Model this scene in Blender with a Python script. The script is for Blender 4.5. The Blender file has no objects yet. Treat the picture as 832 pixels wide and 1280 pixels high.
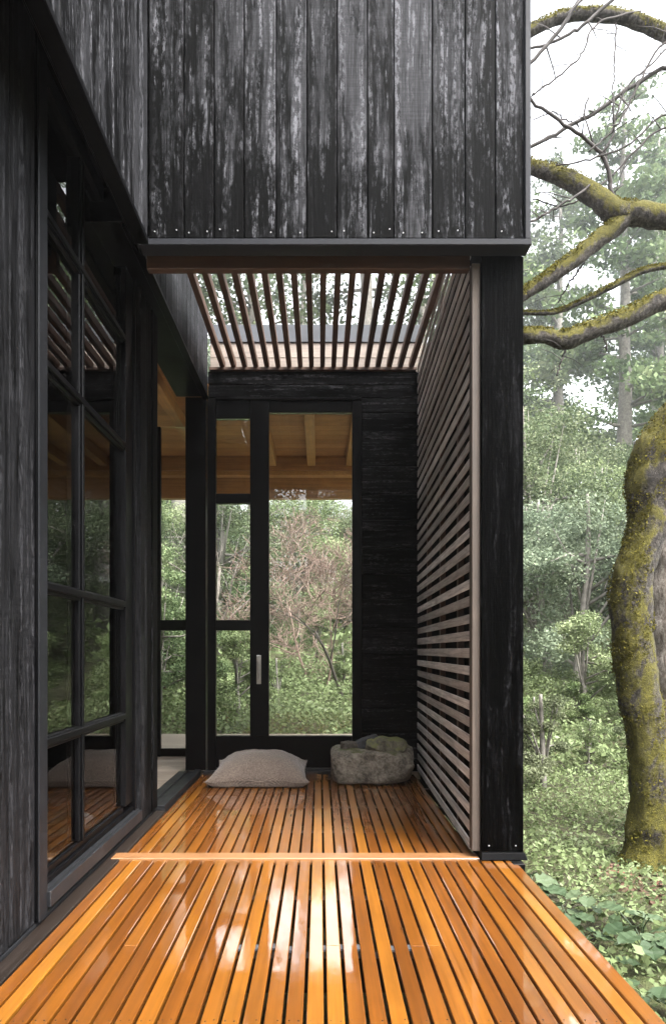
import bpy, math, random
import numpy as np
from mathutils import Vector, noise
R = math.radians
sc = bpy.context.scene
col = sc.collection
rng = random.Random(7)

# ------------------------------------------------------------------ camera numbers
FP, VX, VY, H0 = 900.0, 400.0, 813.0, 1.1          # focal in px of an 832x1280 frame, vanishing point, eye height
def P(px, py, d):
    return Vector(((px - VX) * d / FP, d, H0 + (VY - py) * d / FP))

# ------------------------------------------------------------------ mesh helpers
class MB:
    def __init__(s): s.v = []; s.f = []; s.r = []
    def box(s, x0, x1, y0, y1, z0, z1, r=None):
        r = rng.random() if r is None else r
        n = len(s.v)
        s.v += [(x0,y0,z0),(x1,y0,z0),(x1,y1,z0),(x0,y1,z0),(x0,y0,z1),(x1,y0,z1),(x1,y1,z1),(x0,y1,z1)]
        for q in ((0,3,2,1),(4,5,6,7),(0,1,5,4),(1,2,6,5),(2,3,7,6),(3,0,4,7)):
            s.f.append(tuple(n+i for i in q)); s.r.append(r)
    def hexa(s, pts, r=None):                       # 8 corner points, same order as box
        r = rng.random() if r is None else r
        n = len(s.v); s.v += [tuple(p) for p in pts]
        for q in ((0,3,2,1),(4,5,6,7),(0,1,5,4),(1,2,6,5),(2,3,7,6),(3,0,4,7)):
            s.f.append(tuple(n+i for i in q)); s.r.append(r)
    def tube(s, pts, rad, n=8, r=None, rough=0.0, fr=3.0, cap=True, seed=0):
        r = rng.random() if r is None else r
        pts = [Vector(p) for p in pts]; m = len(pts); b = len(s.v)
        t0 = (pts[1]-pts[0]).normalized()
        a = t0.orthogonal().normalized()
        for i, p in enumerate(pts):
            t = (pts[min(i+1,m-1)] - pts[max(i-1,0)]).normalized()
            a = (a - t*a.dot(t)).normalized(); c = t.cross(a)
            ri = rad[i] if hasattr(rad, '__len__') else rad
            for k in range(n):
                an = 2*math.pi*k/n
                d = a*math.cos(an) + c*math.sin(an)
                q = p + d*ri
                if rough:
                    q = p + d*ri*(1 + rough*(noise.noise(q*fr + Vector((seed,0,0))) + .5*noise.noise(q*fr*2.7) + .3*noise.noise(q*fr*7)))
                s.v.append(tuple(q))
        for i in range(m-1):
            for k in range(n):
                k2 = (k+1) % n
                s.f.append((b+i*n+k, b+i*n+k2, b+(i+1)*n+k2, b+(i+1)*n+k)); s.r.append(r)
        if cap:
            s.f.append(tuple(b+k for k in reversed(range(n)))); s.r.append(r)
            s.f.append(tuple(b+(m-1)*n+k for k in range(n))); s.r.append(r)
    def poly(s, pts, r=None):
        n = len(s.v); s.v += [tuple(p) for p in pts]
        s.f.append(tuple(range(n, n+len(pts)))); s.r.append(rng.random() if r is None else r)

def link_mesh(me, name, mat, parent=None, loc=(0,0,0)):
    o = bpy.data.objects.new(name, me); col.objects.link(o)
    if mat: me.materials.append(mat)
    o.location = loc
    if parent: o.parent = parent
    return o
def obj(name, mb, mat, parent=None, origin=(0,0,0), bevel=0, seg=1, smooth=False):
    """link mb as one mesh; vertices are world points, origin = world place of the parent (or of the thing)"""
    O = Vector(origin)
    me = bpy.data.meshes.new(name)
    me.from_pydata([tuple(Vector(p)-O) for p in mb.v], [], mb.f)
    at = me.attributes.new('rnd', 'FLOAT', 'FACE'); at.data.foreach_set('value', mb.r)
    if smooth: me.polygons.foreach_set('use_smooth', [True]*len(mb.f))
    me.update()
    o = link_mesh(me, name, mat, parent, (0,0,0) if parent else origin)
    if bevel:
        m = o.modifiers.new('bevel', 'BEVEL'); m.width = bevel; m.segments = seg; m.limit_method = 'ANGLE'
    return o
def quads(name, V, rnd, mat, parent=None, loc=(0,0,0)):
    """V: (N,4,3) array of leaf quads"""
    N = len(V); me = bpy.data.meshes.new(name)
    me.vertices.add(N*4); me.vertices.foreach_set('co', V.reshape(-1).astype(np.float32))
    me.loops.add(N*4); me.loops.foreach_set('vertex_index', np.arange(N*4, dtype=np.int32))
    me.polygons.add(N); me.polygons.foreach_set('loop_start', np.arange(0, N*4, 4, dtype=np.int32))
    me.update(calc_edges=True)
    at = me.attributes.new('rnd', 'FLOAT', 'FACE'); at.data.foreach_set('value', np.asarray(rnd, dtype=np.float32))
    return link_mesh(me, name, mat, parent, loc)
def leaves(pos, size, g, up=.5, aspect=.55, fold=.25):
    N = len(pos)
    n = g.normal(size=(N,3)); n[:,2] = np.abs(n[:,2])*.6 + up
    n /= np.linalg.norm(n, axis=1)[:,None]
    t = g.normal(size=(N,3)); t -= n*(t*n).sum(1)[:,None]; t /= np.linalg.norm(t, axis=1)[:,None]
    b = np.cross(n, t); s = np.asarray(size).reshape(-1,1)
    a0 = pos - t*s*.5; a2 = pos + t*s*.5
    m = pos + t*s*.05 + n*s*fold*.4
    return np.stack([a0, m + b*s*aspect*.5 - n*s*fold*.5, a2, m - b*s*aspect*.5 - n*s*fold*.5], axis=1)

def tag(o, label=None, cat=None, group=None, kind=None):
    for k, v in (('label',label),('category',cat),('group',group),('kind',kind)):
        if v: o[k] = v
    return o
def empty(name, loc, label, cat, group=None):
    o = bpy.data.objects.new(name, None); col.objects.link(o); o.location = loc
    o.empty_display_size = .1
    return tag(o, label, cat, group)
def dup(root, loc, rz=0, scale=1.0, label=None, group=None):
    c = root.copy(); col.objects.link(c); c.location = loc; c.rotation_euler = (0,0,rz); c.scale = (scale,)*3
    if label: c['label'] = label
    if group: c['group'] = group
    for ch in list(root.children):
        k = ch.copy(); col.objects.link(k); k.parent = c
    return c

# ------------------------------------------------------------------ material helpers
class NT:
    def __init__(s, name):
        s.m = bpy.data.materials.new(name); s.m.use_nodes = True
        s.t = s.m.node_tree; s.t.nodes.clear()
        s.out = s.t.nodes.new('ShaderNodeOutputMaterial')
    def n(s, typ, ins=None, **kw):
        nd = s.t.nodes.new('ShaderNode'+typ)
        for k, v in kw.items(): setattr(nd, k, v)
        for k, v in (ins or {}).items():
            sock = nd.inputs[k]
            if isinstance(v, bpy.types.NodeSocket): s.t.links.new(v, sock)
            else: sock.default_value = v
        return nd
    def coords(s, scale=(1,1,1), off=True):
        tc = s.n('TexCoord').outputs['Object']
        if off:
            r = s.rnd()
            o = s.n('CombineXYZ', {'X': s.math('MULTIPLY', r, 17.3), 'Y': s.math('MULTIPLY', r, 31.7), 'Z': s.math('MULTIPLY', r, 53.1)}).outputs[0]
            tc = s.n('VectorMath', {0: tc, 1: o}, operation='ADD').outputs[0]
        s.base = tc
        return tc
    def sc(s, v, scale): return s.n('VectorMath', {0: v, 1: scale}, operation='MULTIPLY').outputs[0]
    def noise(s, v, scale, detail=5, rough=.6, dist=0):
        return s.n('TexNoise', {'Vector': s.sc(v, scale), 'Scale': 1.0, 'Detail': detail, 'Roughness': rough, 'Distortion': dist}).outputs['Fac']
    def math(s, op, a, b=0.0, c=0.0, clamp=False):
        return s.n('Math', {0: a, 1: b, 2: c}, operation=op, use_clamp=clamp).outputs[0]
    def ss(s, v, lo, hi):
        return s.n('MapRange', {0: v, 1: lo, 2: hi, 3: 0.0, 4: 1.0}, interpolation_type='SMOOTHSTEP').outputs[0]
    def rng(s, v, lo, hi, a, b):
        return s.n('MapRange', {0: v, 1: lo, 2: hi, 3: a, 4: b}).outputs[0]
    def mix(s, f, a, b, typ='MIX'):
        nd = s.n('Mix', data_type='RGBA', blend_type=typ)
        for i, v in ((0, f), (6, a), (7, b)):
            if isinstance(v, bpy.types.NodeSocket): s.t.links.new(v, nd.inputs[i])
            elif i == 0: nd.inputs[i].default_value = v
            else: nd.inputs[i].default_value = (*v, 1)
        return nd.outputs[2]
    def rnd(s): return s.n('Attribute', attribute_name='rnd').outputs['Fac']
    def ramp(s, f, stops):
        nd = s.n('ValToRGB', {'Fac': f}); e = nd.color_ramp.elements
        while len(e) > 1: e.remove(e[0])
        e[0].position = stops[0][0]; e[0].color = (*stops[0][1], 1)
        for p, c in stops[1:]:
            k = e.new(p); k.color = (*c, 1)
        return nd.outputs[0]
    def bump(s, h, strength=.3, dist=.01):
        return s.n('Bump', {'Height': h, 'Strength': strength, 'Distance': dist}).outputs[0]
    def bsdf(s, colr, rough=.6, **kw):
        ins = {'Roughness': rough}
        ins['Base Color'] = colr if isinstance(colr, bpy.types.NodeSocket) else (*colr, 1)
        b = s.n('BsdfPrincipled', ins)
        for k, v in kw.items():
            sock = b.inputs[k.replace('_', ' ')]
            if isinstance(v, bpy.types.NodeSocket): s.t.links.new(v, sock)
            else: sock.default_value = v
        s.t.links.new(b.outputs[0], s.out.inputs[0])
        return b

def charred(name, axis, mid, dark=.001, fleck=.2, cover=.5, soft=.05, char_below=None, rough=.5, saw=.45, spec=.05):
    """scorched timber; axis = direction of the grain; cover = how much of it is burnt black"""
    t = NT(name); v = t.coords()
    def st(across, along):
        s = [across]*3; s[axis] = along; return tuple(s)
    warp = t.n('TexNoise', {'Vector': t.sc(v, st(5.0, 1.3)), 'Scale': 1.0, 'Detail': 3.0}).outputs['Color']
    wv = t.n('VectorMath', {0: v, 1: t.n('VectorMath', {0: t.n('VectorMath', {0: warp, 1: (.5,.5,.5)}, operation='SUBTRACT').outputs[0], 1: st(.055, .0)}, operation='MULTIPLY').outputs[0]}, operation='ADD').outputs[0]
    grain = t.noise(wv, st(58, 2.0), 7, .72)
    fibre = t.noise(wv, st(120, 7.0), 4, .7)
    cath = t.noise(wv, st(24, .35), 3, .5)
    blot = t.noise(wv, st(11.0, 1.7), 7, .74, .3)
    cell = t.noise(v, st(55, 22), 5, .75)
    sawm = t.noise(v, st(4.5, 90), 4, .75)
    vor = t.n('TexVoronoi', {'Vector': t.sc(wv, st(6.2, 2.6)), 'Scale': 1.0, 'Randomness': 1.0}).outputs['Distance']
    knot = t.ss(t.math('ADD', vor, t.math('MULTIPLY', t.math('SUBTRACT', cell, .5), .12)), .04, .11)
    ring = t.math('SINE', t.math('MULTIPLY', vor, 75.0))
    r = t.rnd()
    burn = t.math('ADD', t.math('MULTIPLY', blot, .62), t.math('MULTIPLY', t.math('ADD', grain, cell), .19))
    burn = t.math('ADD', burn, t.math('MULTIPLY', t.math('SUBTRACT', r, .5), .10))
    if char_below is not None:                       # scorched harder along the lower ends of the boards
        z = t.n('SeparateXYZ', {0: t.n('TexCoord').outputs['Object']}).outputs[2]
        zb = t.math('ADD', z, t.math('MULTIPLY', t.noise(v, st(7, 1.5), 5, .7), -1.0))
        burn = t.math('ADD', burn, t.math('MULTIPLY', t.math('SUBTRACT', 1.0, t.ss(zb, char_below-1.05, char_below-.45)), -.085))
    c0 = .5 + (cover-.5)*.18
    silver = t.ss(burn, c0-soft, c0+soft)
    tone = t.rng(t.math('ADD', t.math('MULTIPLY', grain, .5), t.math('ADD', t.math('MULTIPLY', fibre, .3), t.math('MULTIPLY', cath, .2))), .38, .62, .30, 1.45)
    tone = t.math('MULTIPLY', tone, t.rng(sawm, .36, .64, 1-saw, 1+saw*.5))
    tone = t.math('MULTIPLY', tone, t.rng(r, 0, 1, .78, 1.15))
    tone = t.math('MULTIPLY', tone, t.rng(knot, 0, 1, .08, 1.0))
    tone = t.math('MULTIPLY', tone, t.rng(t.math('MULTIPLY', t.math('SUBTRACT', 1.0, t.ss(vor, .10, .24)), ring), 0, 1, 1.0, .45))
    val = t.math('ADD', dark, t.math('MULTIPLY', t.math('MULTIPLY', tone, mid), t.rng(silver, 0, 1, .04, 1.0)))
    edge = t.math('MULTIPLY', silver, t.math('SUBTRACT', 1.0, silver))          # flaking pale wood where the char breaks up
    fl = t.math('MULTIPLY', t.math('MULTIPLY', t.ss(grain, .50, .60), t.ss(cell, .47, .60)), t.math('ADD', t.math('MULTIPLY', edge, 1.5), t.math('MULTIPLY_ADD', silver, .32, .03)))
    fl2 = t.math('MULTIPLY', t.math('MULTIPLY', t.ss(cath, .56, .63), t.ss(cell, .46, .56)), t.math('MULTIPLY_ADD', silver, .5, .08))
    val = t.math('ADD', val, t.math('MULTIPLY', t.math('ADD', fl, fl2, clamp=True), fleck))
    c = t.n('CombineColor', {0: t.math('MULTIPLY', val, .965), 1: t.math('MULTIPLY', val, .965), 2: t.math('MULTIPLY', val, 1.06)}).outputs[0]
    h = t.math('ADD', t.math('MULTIPLY', grain, .6), t.math('ADD', t.math('MULTIPLY', sawm, .3*saw), t.math('MULTIPLY', silver, .15)))
    t.bsdf(c, t.rng(grain, .3, .7, rough-.08, rough+.2), Normal=t.bump(h, .7, .006), Specular_IOR_Level=spec)
    return t.m

def timber(name, axis, stops, rough=.5, contrast=.35, coat=0, coat_rough=.1, bump=.25):
    t = NT(name); v = t.coords()
    def st(across, along):
        s = [across]*3; s[axis] = along; return tuple(s)
    grain = t.noise(v, st(60, 1.8), 6, .65, .3)
    broad = t.noise(v, st(11, .6), 4, .6, .5)
    blot = t.noise(v, (5,5,5), 4, .6)
    r = t.rnd()
    f = t.math('ADD', t.math('MULTIPLY', r, .55), t.math('MULTIPLY', broad, .45))
    c = t.ramp(f, stops)
    k = t.rng(grain, .3, .7, 1-contrast, 1+contrast*.5)
    k = t.math('MULTIPLY', k, t.rng(blot, .3, .7, .82, 1.12))
    c = t.mix(1.0, c, t.n('CombineColor', {0: k, 1: k, 2: k}).outputs[0], 'MULTIPLY')
    kw = {}
    if coat: kw = dict(Coat_Weight=coat, Coat_Roughness=coat_rough)
    t.bsdf(c, t.rng(grain, .3, .7, rough-.06, rough+.12), Normal=t.bump(grain, bump, .003), **kw)
    return t.m

def plain(name, c, rough=.45, amp=.18, scale=30, bump=.05, metallic=0, spec=.5):
    t = NT(name); v = t.coords(off=False)
    n = t.noise(v, (scale,)*3, 5, .65)
    n2 = t.noise(v, (3,3,3), 3, .6)
    k = t.math('MULTIPLY', t.rng(n, .3, .7, 1-amp, 1+amp), t.rng(n2, .3, .7, .85, 1.15))
    cc = t.mix(1.0, c, t.n('CombineColor', {0: k, 1: k, 2: k}).outputs[0], 'MULTIPLY')
    t.bsdf(cc, t.rng(n2, .3, .7, rough-.06, rough+.1), Normal=t.bump(n, bump, .004), Metallic=metallic, Specular_IOR_Level=spec)
    return t.m

def leafmat(name, stops, trans=.3, rough=.5):
    t = NT(name); r = t.rnd()
    c = t.ramp(r, stops)
    oi = t.n('ObjectInfo').outputs['Random']
    c = t.n('HueSaturation', {'Hue': t.rng(oi, 0, 1, .485, .515), 'Saturation': t.rng(oi, 0, 1, .8, 1.1), 'Value': t.rng(oi, 0, 1, .8, 1.2), 'Color': c}).outputs[0]
    b = t.bsdf(c, .7, Specular_IOR_Level=.15)
    tr = t.n('BsdfTranslucent', {'Color': c}).outputs[0]
    mx = t.n('MixShader', {0: trans, 1: b.outputs[0], 2: tr})
    t.t.links.new(mx.outputs[0], t.out.inputs[0])
    return t.m

def glassmat(name, ior, tint):
    t = NT(name)
    fr = t.n('Fresnel', {'IOR': ior}).outputs[0]
    tr = t.n('BsdfTransparent', {'Color': (*tint, 1)}).outputs[0]
    gl = t.n('BsdfGlossy', {'Color': (1,1,1,1), 'Roughness': 0.0}).outputs[0]
    mx = t.n('MixShader', {0: fr, 1: tr, 2: gl})
    t.t.links.new(mx.outputs[0], t.out.inputs[0])
    return t.m

def deckmat():
    t = NT('oiled_deck_wood'); v = t.coords()
    raw = t.n('TexCoord').outputs['Object']
    grain = t.noise(v, (70, 1.6, 70), 6, .65, .3)
    broad = t.noise(v, (14, .9, 14), 5, .6, .6)
    blot = t.noise(raw, (2.6, 1.6, 2.6), 5, .65)
    r = t.rnd()
    f = t.math('ADD', t.math('MULTIPLY', r, .50), t.math('MULTIPLY', broad, .50))
    c = t.ramp(f, [(.10,(.090,.026,.003)), (.35,(.165,.052,.005)), (.6,(.235,.082,.0075)), (.85,(.31,.120,.013))])
    k = t.math('MULTIPLY', t.rng(grain, .3, .7, .72, 1.14), t.rng(blot, .3, .7, .78, 1.14))
    c = t.mix(1.0, c, t.n('CombineColor', {0: k, 1: k, 2: k}).outputs[0], 'MULTIPLY')
    kn = t.ss(t.n('TexVoronoi', {'Vector': t.sc(v, (9, 1.6, 9)), 'Scale': 1.0}).outputs['Distance'], .03, .12)
    c = t.mix(t.math('MULTIPLY', t.math('SUBTRACT', 1.0, kn), .5), c, (.16,.05,.012))
    wet = t.noise(raw, (5.5, 2.6, 5.5), 6, .7, .4)
    speck = t.noise(raw, (90, 60, 90), 3, .7)
    wetm = t.math('ADD', wet, t.math('MULTIPLY', t.math('SUBTRACT', speck, .5), .25))
    cr = t.rng(t.ss(wetm, .36, .50), 0, 1, .11, .012)
    wave = t.noise(raw, (18, 5, 18), 2, .5)
    cn = t.bump(t.math('ADD', t.math('MULTIPLY', speck, .12), wave), .028, .01)
    t.bsdf(c, .42, Normal=t.bump(grain, .2, .002), Coat_Weight=1.0, Coat_Roughness=cr, Coat_IOR=DECK_IOR, Specular_IOR_Level=.3, Coat_Normal=cn)
    return t.m
DECK_IOR = 2.6

M = {}
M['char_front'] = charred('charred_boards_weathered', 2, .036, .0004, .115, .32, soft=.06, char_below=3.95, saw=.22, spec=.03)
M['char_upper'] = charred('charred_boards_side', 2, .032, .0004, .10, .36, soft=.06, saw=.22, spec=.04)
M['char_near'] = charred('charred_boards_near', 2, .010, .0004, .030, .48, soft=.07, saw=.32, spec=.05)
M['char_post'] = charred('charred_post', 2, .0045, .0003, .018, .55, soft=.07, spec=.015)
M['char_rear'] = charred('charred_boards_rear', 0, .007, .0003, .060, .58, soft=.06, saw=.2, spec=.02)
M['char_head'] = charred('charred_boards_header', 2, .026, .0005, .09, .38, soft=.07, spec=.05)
M['frame'] = plain('black_satin_frame', (.0022,.0022,.0026), .36, .25, 60, spec=.09)
M['trim'] = plain('dark_grey_trim', (.014,.0145,.018), .5, .12, 40, spec=.15)
M['jamb'] = plain('grey_jamb_trim', (.009,.0095,.011), .45, .2, 40, spec=.15)
M['blackin'] = plain('black_backing', (.002,.0019,.0018), .8, .2, 20, spec=.03)
M['sillwood'] = timber('dark_stained_wood', 1, [(.2,(.010,.0065,.005)), (.8,(.022,.015,.011))], .42)
M['deck'] = deckmat()
M['batten'] = timber('pale_batten_wood', 0, [(.2,(.24,.11,.042)), (.8,(.33,.165,.07))], .42, .22, coat=.6, coat_rough=.15)
M['grey_wood_y'] = timber('weathered_slat_wood', 1, [(.1,(.20,.185,.17)), (.45,(.45,.43,.405)), (.85,(.68,.665,.645))], .7, .6)
M['grey_wood_z'] = timber('weathered_post_wood', 2, [(.1,(.055,.040,.031)), (.85,(.105,.082,.066))], .7, .45)
M['brown_y'] = timber('brown_slat_wood', 1, [(.1,(.055,.025,.013)), (.85,(.11,.054,.029))], .6, .35)
M['brown_x'] = timber('brown_beam_wood', 0, [(.1,(.040,.018,.010)), (.85,(.075,.034,.018))], .6, .35)
M['ledge'] = timber('pale_ledge_wood', 0, [(.1,(.17,.135,.11)), (.85,(.26,.215,.18))], .6, .3)
M['ceil_x'] = timber('ceiling_wood', 0, [(.1,(.29,.125,.040)), (.85,(.45,.225,.085))], .5, .3)
M['ceil_y'] = timber('rafter_wood', 1, [(.1,(.42,.21,.075)), (.85,(.56,.31,.125))], .5, .3)
M['floor_in'] = timber('interior_floor_wood', 0, [(.1,(.24,.19,.15)), (.85,(.36,.30,.25))], .4, .25)
M['glass'] = glassmat('window_glass', 1.48, (.95,.965,.955))
M['glass_side'] = glassmat('side_window_glass', 1.50, (.97,.98,.975))
M['steel'] = plain('brushed_steel', (.55,.55,.54), .3, .08, 90, metallic=1.0)
M['zinc'] = plain('grey_metal_flashing', (.05,.054,.062), .5, .12, 15)
M['track'] = plain('dark_metal_track', (.010,.0105,.012), .45, .2, 15, spec=.3)
M['nail'] = plain('galvanised_nail', (.30,.30,.31), .5, .1, 90)

# ------------------------------------------------------------------ the house
HO = (-1.1, 3.75, 0.0)
house = empty('timber_house', HO, 'black charred timber house with glazed openings around a small covered porch', 'house')
def part(name, mb, mat, parent=house, bevel=.003, **k):
    return obj(name, mb, mat, parent, HO, bevel=bevel, **k)

# upper front wall -------------------------------------------------
D0 = 3.70; ZB = 3.172
fx = lambda px: (px - VX) * D0 / FP
edges = [186, 230, 267.6, 305, 345, 383.5, 421, 459, 492, 540, 581, 619, 654.5]
b = MB()
for a, c in zip(edges, edges[1:]):
    q_ = rng.uniform(0,.004); b.box(fx(a)+.0028, fx(c)-.0028, D0+q_, D0+.034, ZB+.048, 5.6)
fw = part('front_wall', b, M['char_front'], bevel=.003, seg=2)
for a, c in zip(edges, edges[1:]):
    for q in (.22, .78):
        if rng.random() < .7:
            x = fx(a + (c-a)*(q+rng.uniform(-.06,.06))); z = ZB+.085+rng.uniform(-.012,.012)
            b = MB(); b.tube([(x,D0-.0025,z),(x,D0+.01,z)], .0036, 8); obj('nail_head', b, M['nail'], fw, HO)
b = MB(); b.box(-.93, 1.04, D0+.036, D0+.088, ZB+.012, 5.6); part('wall_backing', b, M['blackin'], bevel=0)
b = MB(); b.box(-.93, 1.080, D0-.022, D0+.087, ZB, ZB+.034); part('fascia_trim', b, M['trim'], bevel=.004)
b = MB(); b.box(fx(654.5)+.001, 1.077, D0-.016, D0+.33, ZB+.0345, 5.6); part('corner_trim', b, M['trim'], bevel=.004)
# upper side wall --------------------------------------------------
UX = -.885
ds = [3.698, 3.413, 3.24, 3.075, 2.893, 2.79, 2.677, 2.456]
while ds[-1] > -1.0: ds.append(ds[-1]-rng.choice((.15,.19,.21,.17)))
b = MB()
for a, c in zip(ds, ds[1:]): b.box(UX-.03, UX, c+.002, a-.002, ZB+.036, 5.6)
part('upper_side_wall', b, M['char_upper'], bevel=.003)
b = MB(); b.box(UX-.06, UX+.010, ds[-1], D0-.024, ZB, ZB+.034); b.box(UX-.075, UX-.062, ds[-1], 3.785, ZB+.02, 3.60)
b.box(UX-.045, UX-.031, ds[-1], D0, ZB+.036, 5.6)
part('head_trim', b, M['frame'], bevel=.004)
b = MB(); b.box(-7.2, UX-.08, ds[-1], 3.785, 3.56, 3.60); b.box(-7.2, -1.05, 3.79, 4.93, 3.56, 3.60); part('soffit', b, M['blackin'], bevel=0)
# near side wall ---------------------------------------------------
WX = -1.125
ds = [2.845, 2.61]
while ds[-1] > -.8: ds.append(ds[-1]-rng.uniform(.19,.25))
b = MB()
for a, c in zip(ds, ds[1:]): b.box(WX-.03, WX, c+.003, a-.003, .022, 3.558)
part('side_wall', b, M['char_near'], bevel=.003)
b = MB(); b.box(WX-.06, WX-.034, ds[-1], 2.845, -.1, 3.558); part('wall_backing', b, M['blackin'], bevel=0)
# side window ------------------------------------------------------
GX = -1.172
b = MB()
b.box(WX-.085, WX+.008, 2.850, 2.938, .022, 3.555, .3)                      # near jamb
b.box(GX-.03, GX+.03, 4.235, 4.395, .18, 3.555, .5)                          # far stile
b.box(GX-.03, GX+.045, 4.395, 4.412, .12, 3.555, .6)
b.box(GX-.04, GX-.005, 4.412, 4.476, .02, 3.555, .1)
b.box(GX-.03, GX+.03, 2.938, 4.235, 3.47, 3.555, .4)                         # head
b.box(GX-.03, GX+.016, 2.938, 4.235, .118, .178, .4)                         # bottom rail
b.box(GX-.03, GX+.034, 2.938, 4.412, .118, .148, .7)
win = part('window', b, M['frame'], bevel=.004, seg=2)
b = MB(); b.box(GX-.03, -1.098, 2.938, 4.45, .050, .117); b.box(GX-.03,-1.112,2.938,4.45,.117,.123); obj('window_sill', b, M['track'], win, HO, bevel=.005)
mul = (3.452, 3.522); bars = (.710, 1.367, 2.30, 2.930)
b = MB()
b.box(GX-.028, GX+.020, mul[0], mul[1], .18, 3.47)
b.box(GX+.018, GX+.030, mul[0]+.022, mul[1]-.022, .18, 3.47)
for z in bars:
    b.box(GX-.026, GX+.022, 2.938, 4.235, z-.027, z+.027)
    b.box(GX+.0225, GX+.034, 2.938, 4.235, z-.012, z+.020)
obj('glazing_bar', b, M['frame'], win, HO, bevel=.004)
zs = [.178] + list(bars) + [3.47]
for (a, c) in ((2.938, mul[0]), (mul[1], 4.235)):
    for i in range(5):
        b = MB(); b.box(GX-.006, GX+.001, a, c, zs[i]+(.0271 if i else 0), zs[i+1]-(.0271 if i < 4 else 0))
        obj('pane', b, M['glass_side'], win, HO)
# jamb trim face (grey) on the near edge of the window
b = MB(); b.box(WX+.0085, WX+.016, 2.846, 2.936, .022, 3.555); obj('jamb_trim', b, M['jamb'], win, HO, bevel=.003)
# dark edge board along the wall foot, and the wall column ------------
b = MB(); b.box(-1.125, -1.054, -.8, 4.925, -.12, .004); part('edge_board', b, M['sillwood'], bevel=.004)
b = MB(); b.box(-1.150, -1.126, -.8, 4.925, -.12, .016); part('flashing', b, M['track'], bevel=.003)
b = MB()
b.box(-1.16, -1.115, 4.480, 4.640, .03, 3.55); b.box(-1.16, -1.118, 4.646, 4.775, .03, 3.55); b.box(-1.16, -1.110, 4.780, 4.925, .03, 3.55)
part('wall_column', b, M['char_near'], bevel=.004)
b = MB(); b.box(-1.30, -1.162, 4.48, 4.915, -.1, 3.55); part('column_core', b, M['blackin'], bevel=0)
# left header over the side opening ---------------------------------
b = MB(); y = 3.80
while y < 6.40:
    w = rng.uniform(.15,.20); b.box(-1.03, -1.0, y+.002, min(y+w,6.42)-.002, 3.36, 4.03); y += w
part('header', b, M['char_head'], bevel=.003)
b = MB(); b.box(-1.28, -1.033, 3.80, 6.42, 3.362, 3.54); b.box(-1.045,-.992,3.80,6.42,3.336,3.359); part('opening_head', b, M['frame'], bevel=.003)
# corner post at the back --------------------------------------------
b = MB(); b.box(-1.20, -1.02, 6.42, 6.60, .031, 3.36); part('rear_post', b, M['frame'], bevel=.004)
b = MB()
b.box(-1.262, -1.062, 4.925, 6.42, -.1, .022); b.box(-1.20, -1.17, 4.925, 6.42, .022, .034); b.box(-1.115, -1.060, 4.925, 6.44, .022, .040)
part('threshold', b, M['track'], bevel=.003)
# rear wall with the door ---------------------------------------------
DR = 6.45
rx = lambda px, d=DR: (px - VX) * d / FP
rz = lambda py, d=DR: H0 + (VY - py) * d / FP
b = MB(); z = 0.0; n = 0
zz = [0.03, .13, .36, .585, .83, 1.07, 1.31, 1.56, 1.78, 2.02, 2.27, 2.50, 2.75, 2.99, 3.23, 3.36]
for a, c in zip(zz, zz[1:]): b.box(rx(452), .90, DR+.002+rng.uniform(-.003,.003), DR+.04, a+.003, c-.002)
b.box(-1.0, .90, DR, DR+.04, 3.362, 3.478); b.box(-1.0, .90, DR-.003, DR+.04, 3.482, 3.598)
part('rear_wall', b, M['char_rear'], bevel=.004)
b = MB(); b.box(rx(452), .93, DR+.042, DR+.10, 0, 3.6); b.box(-1.0, rx(452), DR+.042, DR+.10, 3.36, 3.6); part('wall_backing', b, M['blackin'], bevel=0)
b = MB()
f0, f1 = DR-.012, DR+.07
X = [rx(q) for q in (233, 269.7, 312.6, 336, 440, 452)]
Z = {k: rz(k) for k in (503, 515, 522.7, 617, 629, 775, 788, 920, 957)}
b.box(X[0]+.19, X[1], f0, f1, .03, 3.355, .2)
b.box(X[1]+.001, X[2]-.001, f0+.01, f1, Z[522.7], 3.34, .2)
b.box(X[1]+.001, X[2]-.001, f0+.01, f1, Z[629], Z[617], .2)
b.box(X[1]+.001, X[2]-.001, f0+.01, f1, Z[788], Z[775], .2)
b.box(X[1]+.001, X[4]-.001, f0+.01, f1, .05, Z[920], .2)
b.box(X[2], X[3], f0+.004, f1, Z[920]+.001, 3.34, .2)
b.box(X[3]+.001, X[4]-.001, f0+.01, f1, Z[515], 3.34, .2)
b.box(X[4], X[5]-.003, f0, f1, .03, 3.34, .2)
b.box(X[1], X[5]-.003, f0-.01, f1, 3.341, 3.358, .2)
door = part('glazed_door', b, M['frame'], bevel=.004)
b = MB(); b.box(X[0]+.16, X[5], DR-.06, DR+.07, -.05, .030); b.box(X[1], X[5]-.003, DR-.03, DR+.06, .030, .049); obj('door_sill', b, M['track'], door, HO, bevel=.003)
for (a, c, lo, hi) in ((X[1], X[2], Z[617], Z[522.7]), (X[1], X[2], Z[775], Z[629]), (X[1], X[2], Z[920], Z[788]), (X[3], X[4], Z[920], Z[515])):
    b = MB(); b.box(a+.001, c-.001, DR+.03, DR+.037, lo+.001, hi-.001); obj('pane', b, M['glass'], door, HO)
b = MB()
b.box(rx(320.8), rx(326.5), f0-.004, f0+.006, rz(855), rz(819))
b.tube([(rx(323.6), f0-.002, rz(829)), (rx(323.6), f0-.045, rz(829))], .008, 10)
b.tube([(rx(323.6), f0-.045, rz(826)), (rx(323.6), f0-.045, rz(849))], [.0085,.0075], 10)
obj('handle', b, M['steel'], door, HO, bevel=.002)
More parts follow.
